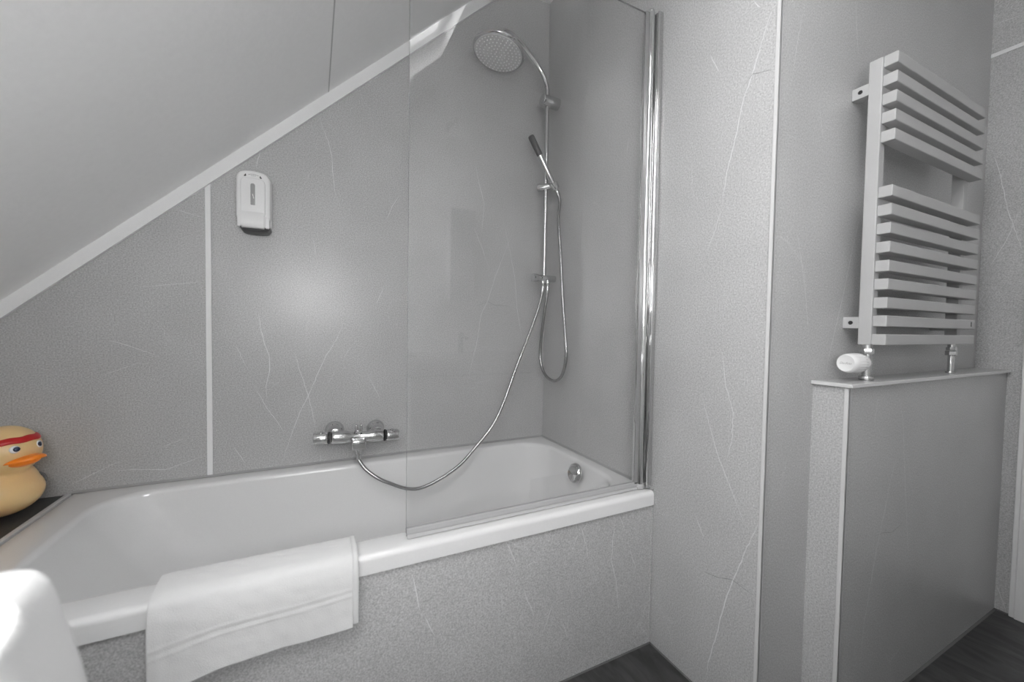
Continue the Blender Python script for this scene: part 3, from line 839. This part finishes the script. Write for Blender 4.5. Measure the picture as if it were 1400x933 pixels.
# headband: a strip hugging the head
bm = bmesh.new(); n = 64; rows = []
for i in range(n):
    t = 2*PI*i/n; ring = []
    for h, off in ((.0235, .0003), (.0250, .0022), (.0310, .0030), (.0375, .0022), (.0390, .0003)):
        hh = h+.004*math.cos(t)+.0008*math.sin(9*t)
        r = math.sqrt(max(1e-6, 1-(hh/.0685)**2))
        ring.append(bm.verts.new(dk_(hc_.x+(.069*r+off)*math.cos(t), (.0665*r+off)*math.sin(t), hc_.z+hh)))
    rows.append(ring)
for i in range(n):
    a, b = rows[i], rows[(i+1) % n]
    for j in range(4): bm.faces.new([a[j], b[j], b[j+1], a[j+1]])
hb_ = obj('headband', bm, M['band'], duck, smooth=True); hb_['label'] = 'red headband'
# eyes
for s in (1, -1):
    az, el = s*.44, .20
    def on(r, a, e): return V((hc_.x+.0690*r*math.cos(e)*math.cos(a), .0665*r*math.cos(e)*math.sin(a), hc_.z+.068*r*math.sin(e)))
    p = on(.985, az, el); q = on(1.05, az, el)
    bm = lathe([(.0100, -.003), (.0098, .0015), (.0075, .0028), (.004, .0034), (0, .0036)], dk_(*p), dk_(*q)-dk_(*p), n=28)
    e_ = obj('eye', bm, M['eyewhite'], duck, smooth=True); e_['label'] = 'white eye'
    bm = lathe([(.0066, .0018), (.0064, .0036), (.0038, .0048), (0, .0052)], dk_(*on(.985, az*.9, el)), dk_(*q)-dk_(*p), n=24)
    pu = obj('pupil', bm, M['eyeblue'], e_, smooth=True)
    bm = lathe([(.0016, .005), (.0012, .0064), (0, .0068)], dk_(*on(.985, az*.9, el+.035)), dk_(*q)-dk_(*p), n=12)
    # grey round plate held on the far side
bm = lathe([(0, -.008), (.021, -.008), (.024, -.005), (.024, .003), (.0215, .006), (.017, .005), (.015, .002), (0, .002)], V((-1.752, -.066, .598)), V((.62, -.70, .30)), n=40)
gp = obj('weight_plate', bm, M['plate'], duck, smooth=True, angle=50); gp['label'] = 'grey round plate behind the chest'

# ------------------------------------------------------------------ bath towel over the rim
def towel_sheet(x0, x1, prof, nx, amp, seed, band=None, sag=None):
    """prof: (y, z) polyline from inside the bath over the rim and down the front"""
    P2 = smooth_path([V((0, y, z)) for y, z in prof], 10)
    bm = bmesh.new(); rows = []
    from mathutils import noise
    m_ = len(P2)
    for i in range(nx+1):
        t = i/nx; x = x0+(x1-x0)*t; row = []
        for k, p in enumerate(P2):
            s = k/(m_-1)
            a = P2[max(0, k-1)]; b = P2[min(m_-1, k+1)]
            tg = (b-a).normalized(); nr = V((0, tg.z, -tg.y))
            if nr.y > 0 and s > .5: nr = -nr
            hang = max(0, (s-.62)/.38)
            d = amp*hang*(noise.noise(V((x*7+seed, p.z*3, seed)))+.4*noise.noise(V((x*16, p.z*9, seed+4))))
            d += .0011*noise.noise(V((x*40, p.z*40+p.y*40, seed+9)))
            if band:
                for zb, w, h in band:
                    zz = zb+.004*noise.noise(V((x*9, 1.3, seed)))-.012*(1-t)*.6
                    d += h*math.exp(-((p.z-zz)/w)**2)*(1 if s > .6 else 0)
            q = V((x, p.y, p.z))+nr*d*(-1 if nr.y > 0 else 1)
            if sag and s > .6: q.z += sag(t)*((s-.6)/.4)
            # rounded fold at the left end
            if t < .05: q.y += .006*(1-t/.05)*hang; q.z -= .002*(1-t/.05)
            row.append(bm.verts.new(q))
        rows.append(row)
    for a, b in zip(rows, rows[1:]):
        for k in range(m_-1): bm.faces.new([a[k], b[k], b[k+1], a[k+1]])
    return bm
prof = [(-.630, .37), (-.634, .43), (-.640, .49), (-.650, .524), (-.668, .5385), (-.690, .5400), (-.715, .5395), (-.738, .536), (-.753, .526), (-.760, .506), (-.763, .48), (-.7635, .45), (-.764, .42), (-.7645, .392), (-.7645, .366)]
tw = obj('towel', towel_sheet(-1.306, -.945, prof, 90, .006, 3.1, band=((.462, .0026, .0007), (.4535, .0026, -.0005), (.445, .0024, .0009)), sag=lambda t: -.016*max(0, 1-t*3.2)+.020*t+.004*math.sin(t*5)), M['towel'], smooth=True)
tag(tw, 'white towel folded over the front rim of the bathtub', 'towel')
so = tw.modifiers.new('Solid', 'SOLIDIFY'); so.thickness = .0055; so.offset = 0
ss = tw.modifiers.new('Sub', 'SUBSURF'); ss.levels = 1; ss.render_levels = 1
prof2 = [(y-(.0062 if z < .53 and y > -.7 else (-.0)), z-.0062) if y > -.752 else (y+.0072, z) for y, z in prof]
prof2 = [(y, z) for y, z in prof2]
low = obj('lower_layer', towel_sheet(-1.299, -.949, prof2, 80, .003, 8.2, sag=lambda t: -.014*max(0, 1-t*3.2)+.020*t+.001-.007*t), M['towel'], tw, smooth=True)
so = low.modifiers.new('Solid', 'SOLIDIFY'); so.thickness = .0052; so.offset = 0
# ribbed hem along the right edge
bm = bmesh.new(); P2 = smooth_path([V((0, y, z)) for y, z in prof], 26); rows = []
for k, p in enumerate(P2):
    a = P2[max(0, k-1)]; b = P2[min(len(P2)-1, k+1)]; tg = (b-a).normalized(); nr = V((0, tg.z, -tg.y))
    s = k/(len(P2)-1)
    rib = .0006*(1 if (k//2) % 2 else -.5)
    c = V((0, p.y, p.z)); c.z += .020*max(0, (s-.6)/.4)
    ring = []
    for (dx, dn) in ((-.012, .0032), (-.010, .0040+rib), (-.004, .0040+rib), (0, .003), (.001, 0), (0, -.003), (-.004, -.004), (-.012, -.003)):
        q = c-nr*dn*(1 if True else 1); q.x = -.934+dx; q.y += .003*max(0, (s-.85)/.15)**2; ring.append(bm.verts.new(q))
    rows.append(ring)
for a, b in zip(rows, rows[1:]):
    for j in range(8): bm.faces.new([a[j], a[(j+1) % 8], b[(j+1) % 8], b[j]])
bm.faces.new(rows[0]); bm.faces.new(rows[-1])
obj('hem', bm, M['towel'], tw, smooth=True)

# ------------------------------------------------------------------ low cabinet close to the camera, with a towel over its corner
cab = thing('low_cabinet', 'low white cabinet in the near foreground, covered by a draped towel', 'cabinet', (-1.5, -1.5, 0))
obj('carcass', box(-1.80, -1.222, -1.78, -1.292, .06, .852, bev=.003), M['door'], cab)
obj('top_panel', box(-1.805, -1.216, -1.785, -1.288, .852, .868, bev=.003), M['door'], cab)
obj('plinth', box(-1.78, -1.24, -1.76, -1.31, .0, .06), M['darkplastic'], cab)
dr = obj('door', box(-1.2225, -1.2165, -1.77, -1.30, .07, .845, bev=.002), M['door'], cab)
from mathutils import noise
bm = bmesh.new(); rows = []
path = [(-1.52, .8745), (-1.40, .8745), (-1.30, .8745), (-1.24, .8745), (-1.218, .8735), (-1.2105, .8695), (-1.2075, .860), (-1.2075, .83), (-1.208, .79), (-1.209, .74), (-1.210, .68), (-1.211, .60)]
P2 = smooth_path([V((x, 0, z)) for x, z in path], 6)
ny = 70
for i in range(ny+1):
    t = i/ny; row = []
    for k, p in enumerate(P2):
        hang = max(0, (.868-p.z)/.26)
        y = -1.70+(.406+.34*max(0, .868-p.z))*t
        f_ = .008*min(1, hang*1.2)*(math.sin(t*19+2.1*noise.noise(V((t*4, p.z*7, 2)))+1.1)*.7+.6*noise.noise(V((t*9, p.z*5, 5))))
        f_ = max(f_, -.003)+.003*min(1, hang*3)
        top = .0012*noise.noise(V((p.x*20, t*12, 1))) if hang == 0 else 0
        row.append(bm.verts.new((p.x+f_, y+.006*hang*noise.noise(V((p.z*9, t*3, 0))), p.z+top)))
    rows.append(row)
for a, b in zip(rows, rows[1:]):
    for k in range(len(P2)-1): bm.faces.new([a[k], b[k], b[k+1], a[k+1]])
ft = obj('towel', bm, M['towel'], smooth=True)
tag(ft, 'sunlit white towel hanging over the low cabinet corner, nearest the camera', 'towel')
so = ft.modifiers.new('Solid', 'SOLIDIFY'); so.thickness = .009; so.offset = 0
ss = ft.modifiers.new('Sub', 'SUBSURF'); ss.levels = 1; ss.render_levels = 1


# ------------------------------------------------------------------ front wall fittings, which the glass screen mirrors
LX, LZ = -.252, 2.235
lm = thing('wall_lamp', 'small bell-shaped wall lamp, switched off, mirrored faintly in the shower screen', 'lamp', (LX, FRONT, LZ))
bm = lathe([(0, 0), (.045, 0), (.047, .004), (.042, .012), (.014, .018), (.011, .075), (0, .075)], (LX, FRONT, LZ+.05), (0, 1, 0), n=40)
add_cyl(bm, (LX, FRONT+.07, LZ+.03), (LX, FRONT+.07, LZ+.085), .012, n=20, bev=.002)
obj('wall_arm', bm, M['chrome'], lm, smooth=True, angle=40)
bm = lathe([(.016, 0), (.022, .004), (.034, .028), (.052, .062), (.074, .094), (.076, .098), (.072, .096), (.050, .063), (.032, .030), (.018, .008)], (LX, FRONT+.07, LZ+.045), (0, 0, -1), n=48)
obj('bell_shade', bm, M['door'], lm, smooth=True)
ws = thing('washbasin', 'wide white washbasin along the front wall, its rim mirrored in the shower screen', 'washbasin', (-.1, FRONT, .76))
bm = bmesh.new()
B0, B1, C0, C1 = -.585, .185, FRONT+.002, -1.80
Ls = [[(x, y, .79) for x, y in rrect(B0+.02, B1-.02, C0, C1-.02, .01)], [(x, y, .80) for x, y in rrect(B0, B1, C0, C1, .012)], [(x, y, .897) for x, y in rrect(B0, B1, C0, C1, .012)], [(x, y, .903) for x, y in rrect(B0+.006, B1-.006, C0, C1-.006, .012)],
      [(x, y, .903) for x, y in rrect(B0+.06, B1-.06, C0+.10, C1-.04, .05)], [(x, y, .895) for x, y in rrect(B0+.066, B1-.066, C0+.106, C1-.046, .05)], [(x, y, .83) for x, y in rrect(B0+.10, B1-.10, C0+.13, C1-.07, .05)], [(x, y, .815) for x, y in rrect(B0+.16, B1-.16, C0+.17, C1-.10, .04)]]
add_loft(bm, Ls, cap0=True, cap1=True)
obj('basin', bm, M['tub'], ws, smooth=True, angle=45)
bm = bmesh.new(); add_box(bm, B0+.02, B1-.02, C0, C1-.025, .0, .789, bev=.003)
vc = obj('vanity_unit', bm, M['door'], ws)
obj('drawer_front', box(B0+.022, B1-.022, C1-.025, C1-.008, .06, .78, bev=.002), M['door'], vc)
bm = bmesh.new(); add_cyl(bm, (-.2, C0+.05, .903), (-.2, C0+.05, 1.03), .018, n=28, bev=.003); add_tube(bm, smooth_path([V((-.2, C0+.05, 1.0)), V((-.2, C0+.10, 1.005)), V((-.2, C0+.16, .995))], 6), .011)
obj('tap', bm, M['chrome'], ws, smooth=True, angle=40)
mi = thing('mirror_cabinet', 'tall narrow mirror cabinet above the washbasin, mirrored in the shower screen', 'mirror', (-.2, FRONT, 1.22))
obj('carcass', box(-.285, -.130, FRONT+.001, FRONT+.09, 1.222, 1.78, bev=.002), M['door'], mi)
obj('mirror_door', box(-.284, -.131, FRONT+.0905, FRONT+.096, 1.223, 1.779), M['mirror'], mi)

# ------------------------------------------------------------------ camera
cam = bpy.data.cameras.new('camera'); co = bpy.data.objects.new('camera', cam); COL.objects.link(co)
f, yaw, pitch, roll = 549.624, -.4598, -.0323, .0155
cy, sy, cp, sp, cr, sr = math.cos(yaw), math.sin(yaw), math.cos(pitch), math.sin(pitch), math.cos(roll), math.sin(roll)
Fw = V((-sy*cp, cy*cp, sp)); Rt = V((cy, sy, 0)); Up = Rt.cross(Fw)
r_ = Rt*cr+Up*sr; u_ = Up*cr-Rt*sr
co.matrix_world = Matrix(((r_.x, u_.x, -Fw.x, -1.026), (r_.y, u_.y, -Fw.y, -1.7159), (r_.z, u_.z, -Fw.z, 1.0621), (0, 0, 0, 1)))
cam.sensor_width = 36; cam.lens = f/1400*36; cam.clip_start = .02; cam.clip_end = 50
cam.dof.use_dof = True; cam.dof.focus_distance = 1.75; cam.dof.aperture_fstop = 3.0
S.camera = co

# ------------------------------------------------------------------ light: overcast sky and a little sun through the roof window
w = bpy.data.worlds.new('World'); S.world = w; w.use_nodes = True
bg = w.node_tree.nodes['Background']; bg.inputs[0].default_value = (1, 1, 1, 1); bg.inputs[1].default_value = SKY
sun = bpy.data.lights.new('sun', 'SUN'); sun.energy = SUN; sun.angle = math.radians(1.5)
so_ = bpy.data.objects.new('sun', sun); COL.objects.link(so_)
sd = V(SUN_DIR).normalized(); so_.rotation_euler = sd.to_track_quat('-Z', 'Y').to_euler(); so_.location = (0, -2, 5)
# portal in the roof window
al = bpy.data.lights.new('roof_window_portal', 'AREA'); al.shape = 'RECTANGLE'; al.cycles.is_portal = True
xm, ym = (HX0+HX1)/2, (HY0+HY1)/2
nrm = V((-.9559, 0, 1)).normalized()
al.size = (HX1-HX0)*math.hypot(1, .9559); al.size_y = HY1-HY0
ao = bpy.data.objects.new('roof_window_portal', al); COL.objects.link(ao)
ex = V((1, 0, .9559)).normalized(); ez = nrm; ey = ez.cross(ex)
c_ = V((xm, ym, sl(xm)))+nrm*.02
ao.matrix_world = Matrix(((ex.x, ey.x, ez.x, c_.x), (ex.y, ey.y, ez.y, c_.y), (ex.z, ey.z, ez.z, c_.z), (0, 0, 0, 1)))

al = bpy.data.lights.new('fill_window_portal', 'AREA'); al.shape = 'RECTANGLE'; al.cycles.is_portal = True
al.size = WX1-WX0; al.size_y = WZ1-WZ0
ao = bpy.data.objects.new('fill_window_portal', al); COL.objects.link(ao)
ao.location = ((WX0+WX1)/2, FRONT-.012, (WZ0+WZ1)/2); ao.rotation_euler = (PI/2, 0, 0)

S.view_settings.view_transform = 'Standard'; S.view_settings.look = 'None'; S.view_settings.gamma = 1
S.view_settings.use_curve_mapping = False; S.view_settings.exposure = EXPO
S.cycles.use_denoising = True
S.cycles.max_bounces = 12; S.cycles.diffuse_bounces = 8; S.cycles.glossy_bounces = 6; S.cycles.transparent_max_bounces = 16
S.cycles.sample_clamp_indirect = 8; S.cycles.caustics_reflective = False; S.cycles.caustics_refractive = False
